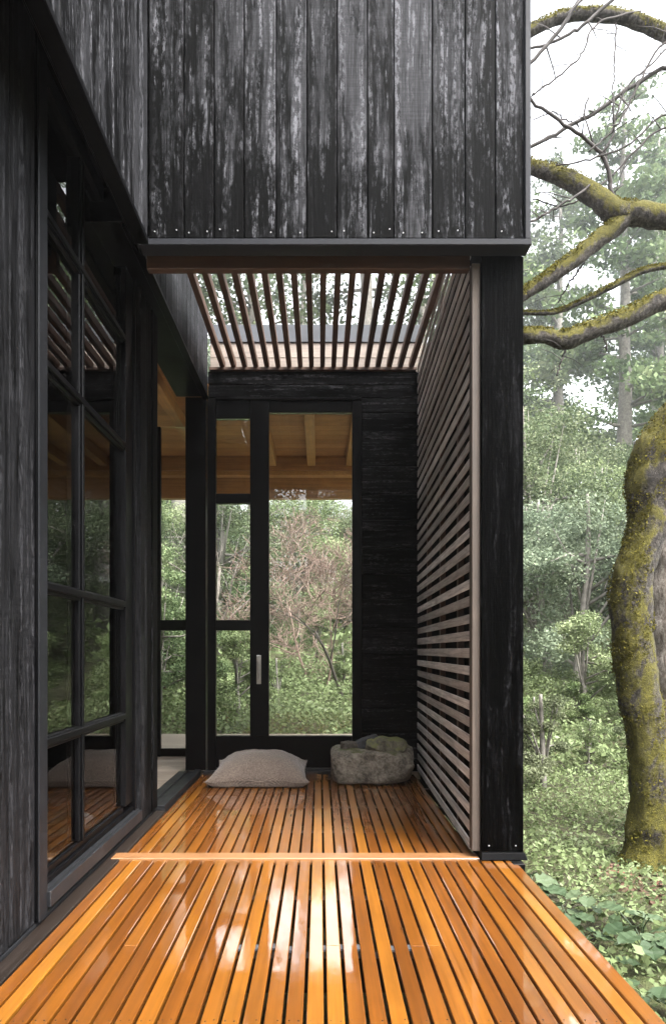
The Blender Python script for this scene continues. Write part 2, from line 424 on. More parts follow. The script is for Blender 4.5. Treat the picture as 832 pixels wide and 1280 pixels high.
# interior: rear glazing, floor, walls, ceiling -------------------------
GY = 7.4
b = MB()
b.box(-1.72, -1.64, GY, GY+.06, .0, 3.4); b.box(-1.36, -1.20, GY, GY+.06, .0, 3.4)
b.box(-1.64, -1.36, GY, GY+.06, rz(788,GY), rz(775,GY)); b.box(-1.64, -1.36, GY, GY+.06, .012, rz(936,GY))
b.box(-7.0, -1.72, GY, GY+.06, .012, rz(936,GY)); b.box(-4.5, -4.42, GY, GY+.06, .09, 3.4)
iw = part('interior_window', b, M['frame'], bevel=.003)
for (a, c, lo, hi) in ((-1.64,-1.36,rz(936,GY),rz(788,GY)), (-1.64,-1.36,rz(775,GY),3.4), (-4.42,-1.72,rz(936,GY),3.4), (-7.0,-4.5,rz(936,GY),3.4)):
    b = MB(); b.box(a, c, GY+.03, GY+.036, lo, hi); obj('pane', b, M['glass'], iw, HO)
b = MB(); y = .6
while y < 9.4:
    x0 = -7.0; x1 = -1.264 if y < 6.42 else (.90 if y < 6.6 else 1.76)
    if y < 6.42 and y+.14 > 6.42: x1 = -1.264
    b.box(x0, x1, max(y,0)+.001, y+.139, -.06, .008)
    y += .14
part('floor', b, M['floor_in'], bevel=.002)
b = MB(); b.box(-7.1, -7.0, .5, 7.4, 0, 3.55); b.box(-7.1, -1.19, .4, .5, 0, 3.55); part('interior_wall', b, M['blackin'], bevel=0)
b = MB(); y = .5
while y < 9.4:
    w = .17
    b.box(-7.1, (-1.24 if y < 6.6 else 1.80), y+.0015, y+w-.0015, 3.535, 3.555); y += w
ceil = part('ceiling', b, M['ceil_x'], bevel=.002)
for x in (-5.9, -4.9, -3.95, -3.0, -2.05, -1.45, -.60, -.11, .37, .86, 1.35):
    b = MB(); b.box(x-.05, x+.05, (6.66 if x > -1.3 else .6), 9.02, 3.41, 3.534); obj('rafter', b, M['ceil_y'], ceil, HO, bevel=.004)
b = MB(); b.box(-7.1, 1.80, 9.03, 9.10, 3.36, 3.534); obj('beam', b, M['ceil_x'], ceil, HO, bevel=.004)
b = MB(); b.box(-7.1, 1.80, 9.06, 9.20, 3.305, 3.358); obj('beam', b, M['ceil_y'], ceil, HO, bevel=.004)  # paler wood strip standing in for the lit lower edge of the beam
b = MB(); b.box(-7.1, 1.80, 9.22, 9.34, 3.05, 3.534); obj('beam', b, M['ceil_x'], ceil, HO, bevel=.004)
for x in (-7.0, 1.70):
    b = MB(); b.box(x-.06, x+.06, 9.21, 9.35, -.3, 3.049); part('verandah_post', b, M['sillwood'], bevel=.004)
b = MB(); b.box(-7.2, 1.82, 6.62, 9.6, 3.557, 3.62); b.box(-7.2, -1.035, -.9, 6.60, 3.601, 4.0) ; part('roof', b, M['zinc'], bevel=.003)
b = MB(); b.box(-.999, .93, DR+.105, DR+.135, 3.632, 3.76); b.box(-.999, .93, DR+.105, DR+.135, 3.764, 3.90); part('parapet', b, M['ledge'], bevel=.003)
b = MB(); b.box(-1.0, .93, DR+.09, DR+.20, 3.902, 4.06); b.box(-1.10, -.998, 3.80, DR+.20, 4.032, 4.06); part('parapet_flashing', b, M['zinc'], bevel=.003)
# side wall on the right, its front post -----------------------------
PD = 3.78
b = MB(); b.box(.905, 1.062, PD+.03, 6.60, -.10, 3.63); part('right_wall', b, M['blackin'], bevel=.003)
b = MB(); b.box(.846, 1.066, PD, PD+.028, .043, 3.171); post = part('corner_post', b, M['char_post'], bevel=.004, seg=2)
for x in (.885, 1.025):
    z = .075; b = MB(); b.tube([(x,PD-.002,z),(x,PD+.01,z)], .004, 8); obj('nail_head', b, M['nail'], post, HO)
b = MB(); y0 = PD-.03
b.hexa([(.838,y0,.006),(1.082,y0,.006),(1.072,PD+.03,.006),(.846,PD+.03,.006),(.842,y0+.012,.042),(1.068,y0+.012,.042),(1.068,PD+.03,.042),(.846,PD+.03,.042)])
obj('base_flashing', b, M['frame'], post, HO, bevel=.003)

# ------------------------------------------------------------------ pergola
PO = (0, 5.1, 3.6)
perg = empty('pergola', PO, 'brown timber slat pergola roof overhead between the black front wall and the glazed door', 'pergola')
b = MB(); n = 18
for i in range(n):
    x = -.874 + i*(.817+.874)/(n-1)
    b.box(x-.021, x+.021, 3.83, DR+.06, 3.632, 3.697)
obj('slat_panel', b, M['brown_y'], perg, PO, bevel=.003)
b = MB(); b.box(-.93, .803, 3.862, 3.915, 3.146, 3.335); obj('lintel', b, M['brown_x'], perg, PO, bevel=.004)
b = MB(); b.box(-.99, .86, DR-.03, DR+.10, 3.602, 3.630); obj('ledge', b, M['brown_x'], perg, PO, bevel=.003)
b = MB(); b.box(.0, .06, 3.92, 3.96, 3.336, 3.63)
b = MB(); b.box(-.93, .86, 3.79, 3.828, 3.59, 3.71); obj('ledger', b, M['brown_x'], perg, PO, bevel=.003)

# ------------------------------------------------------------------ slatted screen
SO = (.83, 5.1, 0)
scr = empty('slatted_screen', SO, 'weathered grey timber screen of horizontal slats on the right side of the porch', 'screen')
b = MB(); z = .030
xf, xr = .802, .868
while z < 3.60:
    h = .053 + rng.uniform(-.003, .003); j = rng.uniform(-.002,.002)
    b.hexa([(xf+j,3.874,z),(xf+.008,3.874,z),(xr+.008,6.445,z),(xr+j,6.445,z),(xf+j,3.874,z+h),(xf+.008,3.874,z+h),(xr+.008,6.445,z+h),(xr+j,6.445,z+h)])
    z += .0935
obj('slat_panel', b, M['grey_wood_y'], scr, SO, bevel=.003)
b = MB(); b.box(.800, .844, PD+.022, 3.872, .040, 3.145); obj('end_post', b, M['grey_wood_z'], scr, SO, bevel=.003)
for d in (4.35, 5.1, 5.85):
    x = xf + (xr-xf)*(d-3.874)/2.57 + .014
    b = MB(); b.box(x, x+.035, d-.03, d+.03, .03, 3.6); obj('batten', b, M['brown_x'], scr, SO, bevel=.003)

# ------------------------------------------------------------------ deck
DO = (0, 3.5, 0)
deck = empty('timber_deck', DO, 'glossy wet orange timber deck of narrow boards running towards the door', 'deck')
b = MB(); nb = 33; XL, XR = -1.052, 1.022; pit = (XR-XL)/nb
for i in range(nb):
    x0 = XL + i*pit + .0055; x1 = XL + (i+1)*pit - .0055
    segs = [(.2, 2.110), (2.1125, 2.6818), (2.6828, 3.780), (3.895, DR-.065)]
    br_ = rng.random()
    if rng.random() < .93: segs = [(.2, 2.110), (2.1125, 3.780), (3.895, DR-.065)]
    for (a, c) in segs:
        r_ = min(1, max(0, br_ + rng.uniform(-.12,.12)))
        if a > 3.8 and x0 > .83: continue
        jz = rng.uniform(-.001,.001)
        b.box(x0, x1, a, c, -.030+jz, jz, r_)
boards = obj('board_panel', b, M['deck'], deck, DO, bevel=.003, seg=2)
for i in range(nb):
    x0 = XL + i*pit
    for q in (.28, .72):
        if rng.random() < .7:
            x = x0 + (q+rng.uniform(-.05,.05))*pit; d = 2.140+rng.uniform(-.006,.006)
            b = MB(); b.tube([(x,d,-.01),(x,d,.0012)], .0026, 6); obj('screw_head', b, M['sillwood'], boards, DO)
for i in range(nb-1):
    x = XL + (i+1)*pit
    if abs(x-.0) < .36 and rng.random() < .8:
        d = 2.66+rng.uniform(-.01,.02); b = MB(); b.box(x-.0054, x+.0054, d, d+.04, -.014, -.006); obj('deck_clip', b, M['zinc'], boards, DO)
b = MB(); b.box(-1.10, .838, 3.783, 3.892, -.025, .007); obj('cross_batten', b, M['batten'], deck, DO, bevel=.003)
b = MB()
for d in (.6, 1.3, 2.1, 2.68, 3.3, 3.83, 4.5, 5.2, 5.9):
    b.box(-1.04, 1.01 if d < 3.84 else .89, d-.03, d+.03, -.16, -.034)
obj('joist', b, M['sillwood'], deck, DO)
b = MB(); b.box(XR-.028, XR-.003, .2, 3.80, -.20, -.032); obj('edge_joist', b, M['sillwood'], deck, DO)
for d in (1.0, 2.4, 3.74):
    b = MB(); b.box(.99, 1.05, d-.05, d+.03, -.5, -.033 if d < 3.5 else .004); obj('deck_leg', b, M['frame'], deck, DO, bevel=.003)

# ------------------------------------------------------------------ cushion
t = NT('woven_fabric'); v = t.coords(off=False)
w1 = t.n('TexWave', {'Vector': v, 'Scale': 150.0, 'Distortion': 2.0, 'Detail': 2.0}, bands_direction='X').outputs['Fac']
w2 = t.n('TexWave', {'Vector': v, 'Scale': 150.0, 'Distortion': 2.0, 'Detail': 2.0}, bands_direction='Y').outputs['Fac']
ns = t.noise(v, (85,85,85), 5, .75); nb2 = t.noise(v, (7,7,7), 4, .6)
wv = t.math('MULTIPLY', t.math('ADD', w1, w2), .5)
f = t.math('ADD', t.math('MULTIPLY', ns, .65), t.math('MULTIPLY', wv, .35))
c = t.ramp(f, [(.36,(.022,.015,.011)), (.5,(.115,.084,.066)), (.62,(.30,.235,.19))])
k = t.rng(nb2, .3, .7, .85, 1.12)
c = t.mix(1.0, c, t.n('CombineColor', {0: k, 1: k, 2: k}).outputs[0], 'MULTIPLY')
t.bsdf(c, .9, Normal=t.bump(f, .6, .004), Sheen_Weight=.25)
M['fabric'] = t.m
CO = Vector((-.50, 6.02, 0))
def cushion():
    nu, nv = 56, 48; top = []; V = []; F = []
    def pt(u, vv, side):
        # corners pinched outward, edges bowed in
        ex = .375 + .045*(vv*vv)**1.2 ; ey = .27 + .05*(u*u)**1.2
        if vv > 0: ex -= .035*vv
        x = u*ex; y = vv*ey
        prof = (max(0,1-abs(u)**2.6)**.62)*(max(0,1-abs(vv)**2.4)**.62)
        mid = .055 + .03*max(0,vv)+.045*max(0,vv)**2
        zt = mid + .20*prof
        zb = max(.006, mid - .10*prof) if prof > 0 else mid
        zb = max(.006+.0*prof, mid - .16*prof**.8)
        z = zt if side > 0 else zb
        p = Vector((x, y, z))
        wr = noise.noise(p*7)*.013*(prof+.15) + .006*noise.noise(Vector((p.x*26, p.y*9, 3)))*(1-abs(prof-.5)) + .006*math.sin((abs(u)*8+abs(vv)*5))*((1-prof)**2)*(1 if side>0 else 0)
        p.z += wr*(1 if side > 0 else .2)
        return p
    idx = {}
    for s in (1, -1):
        for i in range(nu+1):
            for j in range(nv+1):
                bd = i in (0,nu) or j in (0,nv)
                if s < 0 and bd: idx[(s,i,j)] = idx[(1,i,j)]; continue
                u = math.sin((i/nu*2-1)*math.pi/2*.92)/math.sin(math.pi/2*.92); w = math.sin((j/nv*2-1)*math.pi/2*.92)/math.sin(math.pi/2*.92)
                idx[(s,i,j)] = len(V); V.append(CO + pt(u,w,s))
        for i in range(nu):
            for j in range(nv):
                q = (idx[(s,i,j)], idx[(s,i+1,j)], idx[(s,i+1,j+1)], idx[(s,i,j+1)])
                F.append(q if s > 0 else tuple(reversed(q)))
    seam = [V[idx[(1,i,0)]] for i in range(nu+1)] + [V[idx[(1,nu,j)]] for j in range(1,nv+1)] + [V[idx[(1,i,nv)]] for i in range(nu-1,-1,-1)] + [V[idx[(1,0,j)]] for j in range(nv-1,-1,-1)]
    return V, F, seam
V, F, seam = cushion()
b = MB(); b.v = [tuple(p) for p in V]; b.f = F; b.r = [.5]*len(F)
cu = obj('floor_cushion', b, M['fabric'], None, tuple(CO), smooth=True)
tag(cu, 'square grey brown woven floor cushion lying on the deck in front of the door', 'cushion')
b = MB(); b.tube(seam, .0045, 6, .5, cap=False); obj('piping', b, M['fabric'], cu, tuple(CO), smooth=True)

# ------------------------------------------------------------------ stone trough and rocks
def stonemat(name, stops, moss=None, sc_=1.0):
    t = NT(name); v = t.coords(off=False)
    n1 = t.noise(v, (9*sc_,)*3, 6, .7, .3); n2 = t.noise(v, (70*sc_,)*3, 4, .7); n3 = t.noise(v, (26*sc_,)*3, 5, .65)
    f = t.math('ADD', t.math('MULTIPLY', n1, .45), t.math('ADD', t.math('MULTIPLY', n2, .25), t.math('MULTIPLY', n3, .3)))
    c = t.ramp(f, stops)
    if moss:
        nz = t.n('SeparateXYZ', {0: t.n('NewGeometry').outputs['Normal']}).outputs[2]
        mm = t.ss(t.math('ADD', t.math('MULTIPLY', nz, .22), n1), moss[1], moss[1]+.14)
        mc = t.mix(n3, moss[0], tuple(q*2.2 for q in moss[0]))
        c = t.mix(mm, c, mc)
    h = t.math('ADD', n3, t.math('MULTIPLY', n2, .5))
    t.bsdf(c, .85, Normal=t.bump(h, .9, .012))
    return t.m
M['stone'] = stonemat('trough_stone', [(.36,(.026,.022,.017)), (.46,(.13,.112,.088)), (.56,(.27,.24,.195)), (.68,(.44,.41,.36))], ((.045,.048,.016), .66))
M['moss_rock'] = stonemat('mossy_rock', [(.35,(.03,.027,.019)), (.48,(.11,.10,.072)), (.62,(.24,.225,.165))], ((.095,.098,.036), .56))
M['slate'] = stonemat('dark_slate', [(.35,(.014,.0145,.016)), (.5,(.05,.051,.056)), (.66,(.13,.132,.142))])
M['brown_rock'] = stonemat('brown_rock', [(.35,(.022,.018,.014)), (.5,(.065,.055,.044)), (.66,(.13,.11,.09))])
def rock(name, mat, verts_ring, center, rough=.02, fr=9, sub=3, seed=0, power=5.0, label='', cat='rock', rot=None, group=None):
    """verts_ring: (sx,sy,sz) half sizes; a cut boulder = superquadric with facets and noise"""
    sx, sy, sz = verts_ring
    import bmesh
    bm = bmesh.new(); bmesh.ops.create_icosphere(bm, subdivisions=5, radius=1.0)
    g = random.Random(seed)
    cuts = []
    for k in range(13):
        n = Vector((g.gauss(0,1), g.gauss(0,1), g.gauss(0,.7))).normalized(); cuts.append((n, g.uniform(.80,.99)))
    for vv in bm.verts:
        d = vv.co.normalized()
        q = (abs(d.x)**power + abs(d.y)**power + abs(d.z)**power) ** (-1/power)
        p = d*q
        for n, o in cuts:
            e = p.dot(n) - o*1.12
            if e > 0: p -= n*e*.92
        p = Vector((p.x*sx, p.y*sy, p.z*sz))
        w = Vector((seed*3.1, 0, 0))
        p += d*rough*(noise.noise(p*fr+w) + .5*noise.noise(p*fr*2.3+w) + .28*noise.noise(p*fr*5+w) + .16*noise.noise(p*fr*11+w))
        vv.co = p
    if rot: bmesh.ops.rotate(bm, verts=bm.verts, cent=(0,0,0), matrix=rot.to_matrix())
    lo = min(v.co.z for v in bm.verts)
    me = bpy.data.meshes.new(name)
    for v in bm.verts: v.co.z -= lo
    for f in bm.faces: f.smooth = True
    bm.to_mesh(me); bm.free()
    return tag(link_mesh(me, name, mat, None, center), label, cat, group)
from mathutils import Euler
TX, TY = .432, 6.06
def trough():
    import bmesh
    bm = bmesh.new(); bmesh.ops.create_icosphere(bm, subdivisions=6, radius=1.0)
    sx, sy, sz = .345, .235, .140
    for vv in bm.verts:
        d = vv.co.normalized(); pw = 13
        q = (abs(d.x)**pw + abs(d.y)**pw + abs(d.z)**pw) ** (-1/pw)
        p = d*q
        for n, o in ((Vector((.75,-.5,.45)).normalized(),1.18),(Vector((-.7,-.6,-.3)).normalized(),1.2),(Vector((.6,-.7,-.6)).normalized(),1.15),(Vector((-.3,-.6,.75)).normalized(),1.2),(Vector((.9,-.35,-.3)).normalized(),1.12),(Vector((.2,-.55,.8)).normalized(),1.22),(Vector((-.9,0,.5)).normalized(),1.2)):
            e = p.dot(n) - o
            if e > 0: p -= n*e*.42
        taper = 1 - .06*(1-p.z)/2
        p = Vector((p.x*sx*taper, p.y*sy*taper, p.z*sz))
        rr = (p.x/(sx*.62))**2 + ((p.y-.02)/(sy*.62))**2
        if p.z > .05 and rr < 1: p.z -= .075*min(1,(1-rr)*3.5)              # hollow basin
        p += d*.015*(noise.noise(p*6) + .6*noise.noise(p*13) + .35*noise.noise(p*29) + .2*noise.noise(p*60))
        vv.co = p
    lo = min(v.co.z for v in bm.verts)
    for v in bm.verts: v.co.z = max(v.co.z - lo - .006, 0)
    for f in bm.faces: f.smooth = True
    me = bpy.data.meshes.new('stone_trough'); bm.to_mesh(me); bm.free()
    return link_mesh(me, 'stone_trough', M['stone'], None, (TX, TY, 0))
tag(trough(), 'rough hewn grey brown stone trough on the deck beside the slatted screen', 'stone trough')
rock('rock', M['moss_rock'], (.172,.115,.066), (.545, 5.98, .236), .014, 11, 4, 3, 4.5, 'greenish mossy flat rock lying on top of the stone trough', rot=Euler((R(4),R(2),R(6))))
rock('rock', M['slate'], (.125,.075,.045), (.372, 6.03, .238), .008, 12, 4, 8, 7, 'dark grey slate block tilted up on the stone trough', rot=Euler((R(6),R(-27),R(-10))))
rock('rock', M['brown_rock'], (.068,.06,.052), (.243, 5.99, .236), .008, 14, 4, 5, 5, 'small brown stone at the left end of the stone trough', rot=Euler((R(0),R(4),R(20))))

# ------------------------------------------------------------------ terrain
def gz(x, y):
    z = -.32
    z += .115*max(0, y-8.5) + .03*max(0, x-3.5)
    if y > 26: z += .10*(y-26)
    if y < -7: z += .45*min(9, -7-y)  # bank added out of view behind the camera to darken reflections
    z += .10*noise.noise(Vector((x*.35, y*.35, 0))) * (1 if (x > 1.3 or y > 10) else .3)
    if y > 10: z += .5*noise.noise(Vector((x*.12, y*.12, 5)))*min(1,(y-10)/6)
    return z
t = NT('forest_floor'); v = t.coords(off=False)
n1 = t.noise(v, (1.3,)*3, 6, .65); n2 = t.noise(v, (22,)*3, 5, .7); n3 = t.noise(v, (90,)*3, 3, .7)
c = t.ramp(t.math('ADD', t.math('MULTIPLY', n1, .5), t.math('MULTIPLY', n2, .5)), [(.34,(.022,.017,.010)), (.48,(.06,.055,.022)), (.58,(.09,.11,.034)), (.7,(.13,.11,.065))])
t.bsdf(c, .9, Normal=t.bump(t.math('ADD', n2, n3), .8, .03))
M['ground'] = t.m
b = MB(); 
xs = sorted(set([round(x,2) for x in np.concatenate([np.linspace(-60,-12,17), np.linspace(-12,14,66), np.linspace(14,60,17)])]))
ys = sorted(set([round(y,2) for y in np.concatenate([np.linspace(-20,0,6), np.linspace(0,24,61), np.linspace(24,75,26)])]))
for y in ys:
    for x in xs: b.v.append((x, y, gz(x, y)))
w = len(xs)
for j in range(len(ys)-1):
    for i in range(w-1):
        b.f.append((j*w+i, j*w+i+1, (j+1)*w+i+1, (j+1)*w+i)); b.r.append(.5)
tag(obj('ground', b, M['ground'], smooth=True), kind='structure')

# ------------------------------------------------------------------ vegetation
GREEN = [(.05,(.045,.066,.030)), (.4,(.095,.135,.060)), (.75,(.16,.205,.095)), (1,(.25,.285,.15))]
HAZEG = [(.05,(.070,.088,.060)), (.5,(.135,.165,.110)), (1,(.23,.26,.175))]  # evergreen tones paled and greyed, distance haze put into the leaf colour
LIGHTG = [(.05,(.07,.095,.042)), (.4,(.16,.205,.090)), (.8,(.26,.31,.15)), (1,(.37,.40,.24))]
M['leaf'] = leafmat('shrub_leaf', GREEN); M['hazeleaf'] = leafmat('hazed_evergreen_leaf', HAZEG); M['lleaf'] = leafmat('pale_leaf', LIGHTG)
M['cover'] = leafmat('ground_cover_leaf', [(.05,(.07,.095,.034)), (.4,(.15,.20,.075)), (.75,(.22,.275,.13)), (.93,(.30,.34,.21)), (1,(.36,.39,.29))])
M['bark'] = plain('tree_bark', (.17,.155,.135), .9, .4, 12, .8)  # lightened so tall trunks look hazed, haze put into the colour
t = NT('pale_bark'); v = t.coords(off=False)
n1 = t.noise(v, (9,9,3), 6, .7, .6); n2 = t.noise(v, (42,42,12), 5, .75, .4); n3 = t.noise(v, (120,120,90), 3, .7)
f = t.math('ADD', t.math('MULTIPLY', n1, .35), t.math('ADD', t.math('MULTIPLY', n2, .45), t.math('MULTIPLY', n3, .2)))
c = t.ramp(f, [(.36,(.035,.028,.023)), (.47,(.13,.11,.095)), (.55,(.24,.215,.19)), (.66,(.42,.39,.36))])
t.bsdf(c, .95, Normal=t.bump(f, 1.0, .03), Specular_IOR_Level=.1)
M['pale_bark'] = t.m

def clusters_to_leaves(g, cl, per, size, up=.5, aspect=.55):
    pos = []; r = []; sz = []
    for (c, rad, tone) in cl:
        n = max(4, int(per*(rad[0]*rad[1]/(cl_ref*cl_ref))))
        d = g.normal(size=(n,3)); d /= np.linalg.norm(d,axis=1)[:,None]
        k = g.random(n)**.45
        p = np.asarray(c) + d*k[:,None]*np.asarray(rad)
        pos.append(p); r.append(np.clip(tone*.55 + g.random(n)*.45, 0, 1)); sz.append(size*g.uniform(.6,1.35,n))
    pos = np.concatenate(pos); r = np.concatenate(r); sz = np.concatenate(sz)
    return leaves(pos, sz, g, up, aspect), r
cl_ref = 1.0

def make_tree(name, seed, H, kind, mat, label, cat, group, leaf, per):
    global cl_ref
    g = np.random.default_rng(seed); rr = random.Random(seed)
    root = empty(name, (0,0,-60), label, cat, group)
    tb = MB(); cl = []
    lean = (rr.uniform(-.04,.04), rr.uniform(-.04,.04))
    path = []; rad = []
    for i in range(13):
        h = H*.96*i/12
        path.append((lean[0]*h + .12*noise.noise(Vector((h*.3,seed,0)))*h**.5, lean[1]*h + .12*noise.noise(Vector((h*.3,seed,9)))*h**.5, h))
        rad.append(.018*H*(1-i/12.6)+.02)
    path[0] = (path[0][0], path[0][1], -.4)
    tb.tube(path, rad, 8, .5, .15, 2)
    def at(h):
        k = min(11.99, max(0,h/(H*.96)*12)); i = int(k); f = k-i
        return Vector(path[i])*(1-f) + Vector(path[i+1])*f
    if kind in ('tall', 'canopy'):
        h = H*(.22 if kind == 'tall' else .55)
        while h < H*.97:
            tt = h/H; L = H*.20*(1-tt)**.75 + .5
            for k in range(rr.choice((2,3,3,4))):
                an = rr.uniform(0, 2*math.pi); l = L*rr.uniform(.5,1.15)
                p0 = at(h); pend = p0 + Vector((math.cos(an)*l, math.sin(an)*l, l*rr.uniform(-.25,.30)))
                mid = (p0+pend)/2 + Vector((0,0,l*.10))
                tb.tube([p0, mid, pend], [.010*H*(1-tt)*.5+.02, .02, .008], 5, .5)
                for q in (.4,.6,.8,1.0):
                    if rr.random() < .86:
                        c = p0.lerp(mid, q*2) if q < .5 else mid.lerp(pend, q*2-1)
                        s = (.35+.55*q)*l*.36+.18
                        cl.append(((c.x+rr.uniform(-.3,.3), c.y+rr.uniform(-.3,.3), c.z+rr.uniform(-.15,.2)), (s, s, s*.42), rr.random()))
            h += H*rr.uniform(.022,.05)
        cl_ref = .9
    else:
        for k in range(int(30*(H/8)**.5)):
            h0 = H*rr.uniform(.12,.75); an = rr.uniform(0,2*math.pi)
            h1 = H*(rr.uniform(.14,1.0)); rad_ = H*.36*math.sin(math.pi*min(1,max(.08,(h1/H)*.86+.10)))*rr.uniform(.55,1.1)
            p0 = at(min(h0,h1)); pend = Vector((p0.x+math.cos(an)*rad_, p0.y+math.sin(an)*rad_, h1))
            mid = p0.lerp(pend,.5) + Vector((0,0,rr.uniform(-.05,.12)*H*.5))
            tb.tube([p0, mid, pend], [.008*H+.006, .005*H+.004, .006], 5, .5)
            tone = rr.random()
            for q in range(3):
                c = mid.lerp(pend, .25+.4*q); s = H*.085*rr.uniform(.65,1.25)
                cl.append(((c.x+rr.gauss(0,s*.6), c.y+rr.gauss(0,s*.6), c.z+rr.gauss(0,s*.4)), (s*1.25, s*1.25, s*.72), min(1,max(0,tone+rr.uniform(-.3,.3)))))
        cl_ref = H*.10
    obj('trunk', tb, M['bark'], root, (0,0,0), smooth=True)
    V, r = clusters_to_leaves(g, cl, per, leaf)
    quads('crown', V, r, mat, root)
    return root

TALL_R = 'tall hazy evergreen tree on the hillside right of the black post'
TALL_D = 'tall evergreen tree on the hillside behind the house, seen past the glazed door and pergola'
protos = [make_tree('evergreen_tree', 11, 17, 'tall', M['hazeleaf'], TALL_R, 'tree', None, .22, 120),
          make_tree('evergreen_tree', 12, 20, 'tall', M['leaf'], TALL_R, 'tree', None, .23, 120),
          make_tree('evergreen_tree', 13, 14, 'tall', M['hazeleaf'], TALL_R, 'tree', None, .19, 110),
          make_tree('broadleaf_tree', 14, 9, 'round', M['leaf'], TALL_R, 'tree', None, .115, 300),
          make_tree('broadleaf_tree', 15, 7, 'round', M['lleaf'], TALL_R, 'tree', None, .095, 300)]
canopy = [make_tree('tall_tree', 16, 19, 'canopy', M['leaf'], TALL_R, 'tree', None, .20, 70), make_tree('tall_tree', 18, 21, 'canopy', M['hazeleaf'], TALL_R, 'tree', None, .20, 70)]
shr = [make_tree('shrub', 21, 2.6, 'round', M['leaf'], '', 'shrub', None, .055, 230),
       make_tree('shrub', 22, 2.0, 'round', M['lleaf'], '', 'shrub', None, .048, 230),
       make_tree('shrub', 23, 3.4, 'round', M['hazeleaf'], '', 'shrub', None, .062, 230),
       make_tree('shrub', 24, 1.2, 'round', M['lleaf'], '', 'shrub', None, .036, 200)]
used = set()
def place(proto, x, y, rz_, s, label, group):
    loc = (x, y, gz(x, y)-.05)
    if 'far hillside' in label:
        s = low(x, y, {'evergreen_tree': 17, 'evergreen_tree.001': 20, 'evergreen_tree.002': 14, 'broadleaf_tree': 9, 'broadleaf_tree.001': 7}[proto.name])*rt.uniform(.98,1.16)
    if proto.name not in used:
        used.add(proto.name); proto.location = loc; proto.rotation_euler = (0,0,rz_); proto.scale = (s,)*3
        proto['label'] = label; proto['group'] = group; return proto
    return dup(proto, loc, rz_, s, label, group)

rt = random.Random(5)
def fan(n, x0, x1, d0, d1, mind, avoid=()):
    pts = []; tries = 0
    while len(pts) < n and tries < 4000:
        tries += 1
        d = rt.uniform(d0, d1); x = rt.uniform(x0, x1)*d
        if all((x-a)**2+(d-c)**2 > mind**2 for a, c in pts): pts.append((x, d))
    return pts
# right of the post
for (x, d) in fan(8, .22, .66, 34, 66, 5.5): place(rt.choice(protos[:3]+canopy), x, d, rt.uniform(0,6.3), rt.uniform(.85,1.2)*(.7+d/80), TALL_R, 'tall evergreens right of the post')
for (x, d) in fan(10, .24, .62, 16, 28, 2.6): place(rt.choice(protos[3:]), x, d, rt.uniform(0,6.3), rt.uniform(.6,.9), 'bushy broadleaf tree low on the hillside right of the black post', 'broadleaf trees right of the post')
for (x, d) in fan(15, .24, .66, 10.5, 18, 1.6): place(rt.choice(shr[:3]), x, d, rt.uniform(0,6.3), rt.uniform(.8,1.2), 'rounded green shrub growing between the black post and the mossy tree', 'shrubs right of the post')
for (x, d) in fan(14, .26, .60, 7.0, 11, .9): place(shr[3], x, d, rt.uniform(0,6.3), rt.uniform(.5,.9), 'low pale green bush in the undergrowth right of the black post', 'low bushes right of the post')
# behind the house
def low(x, d, H):                                    # crown heights shaped to leave open sky for the deck to mirror
    return (1.1 + .205*d + .15 - gz(x, d))/H
for (x, d) in fan(14, -.46, -.20, 25, 60, 4.0): place(rt.choice(protos[:3]), x, d, rt.uniform(0,6.3), rt.uniform(.9,1.2)*(.7+d/80), 'tall evergreen tree behind the house, left of the glazed door', 'tall evergreens behind the house')
for (x, d) in fan(14, -.22, .14, 30, 46, 2.3): place(protos[rt.choice((0,2,3,4,4))], x, d, rt.uniform(0,6.3), 1, 'small tree on the far hillside seen through the glazed door', 'small trees seen through the door')
for (u, d) in ((.012,33),(.045,36),(-.012,38)): place(protos[4], u*d, d, 1.0+d, 1, 'small tree on the far hillside seen through the glazed door', 'small trees seen through the door')
for (x, d) in fan(10, -.44, .12, 18, 28, 2.4): place(rt.choice(protos[3:]), x, d, rt.uniform(0,6.3), rt.uniform(.5,.75), 'bushy broadleaf tree on the hillside seen through the glazed door', 'broadleaf trees behind the house')
for (u, d) in ((-.34,24),(-.265,27),(-.19,23),(-.095,26),(.075,25),(.145,28),(.20,24),(-.02,34)): place(canopy[int(d) % 2], u*d, d, rt.uniform(0,6.3), rt.uniform(.95,1.1), 'tall tree with a high open crown seen between the pergola slats', 'high crowned trees above the pergola')
for (x, d) in fan(22, -.44, .12, 11.2, 18, 1.35): place(rt.choice((shr[0],shr[1],shr[1],shr[3])), x, d, rt.uniform(0,6.3), rt.uniform(.6,.85), 'rounded pale green shrub behind the house seen through the glazing', 'shrubs behind the house')

# unseen trees added behind the camera to darken reflections on glass and black boards
for k in range(28):
    x = -20 + 40*(k+.5)/28 + rt.uniform(-.8,.8); d = -9.5 - rt.uniform(0,5)
    place(protos[k % 5 if k % 5 != 2 else 0], x, d, rt.uniform(0,6.3), rt.uniform(.38,.52) if k % 5 < 3 else rt.uniform(.75,.95), 'evergreen added out of view behind the camera to darken the reflections in the glass', 'added trees behind the camera')

for (x, d) in fan(12, -.46, -.22, 10.8, 16, 1.2): place(rt.choice((shr[1],shr[1],shr[0])), x, d, rt.uniform(0,6.3), rt.uniform(.8,1.15), 'pale green shrub behind the house, seen through the side window', 'shrubs seen through the side window')

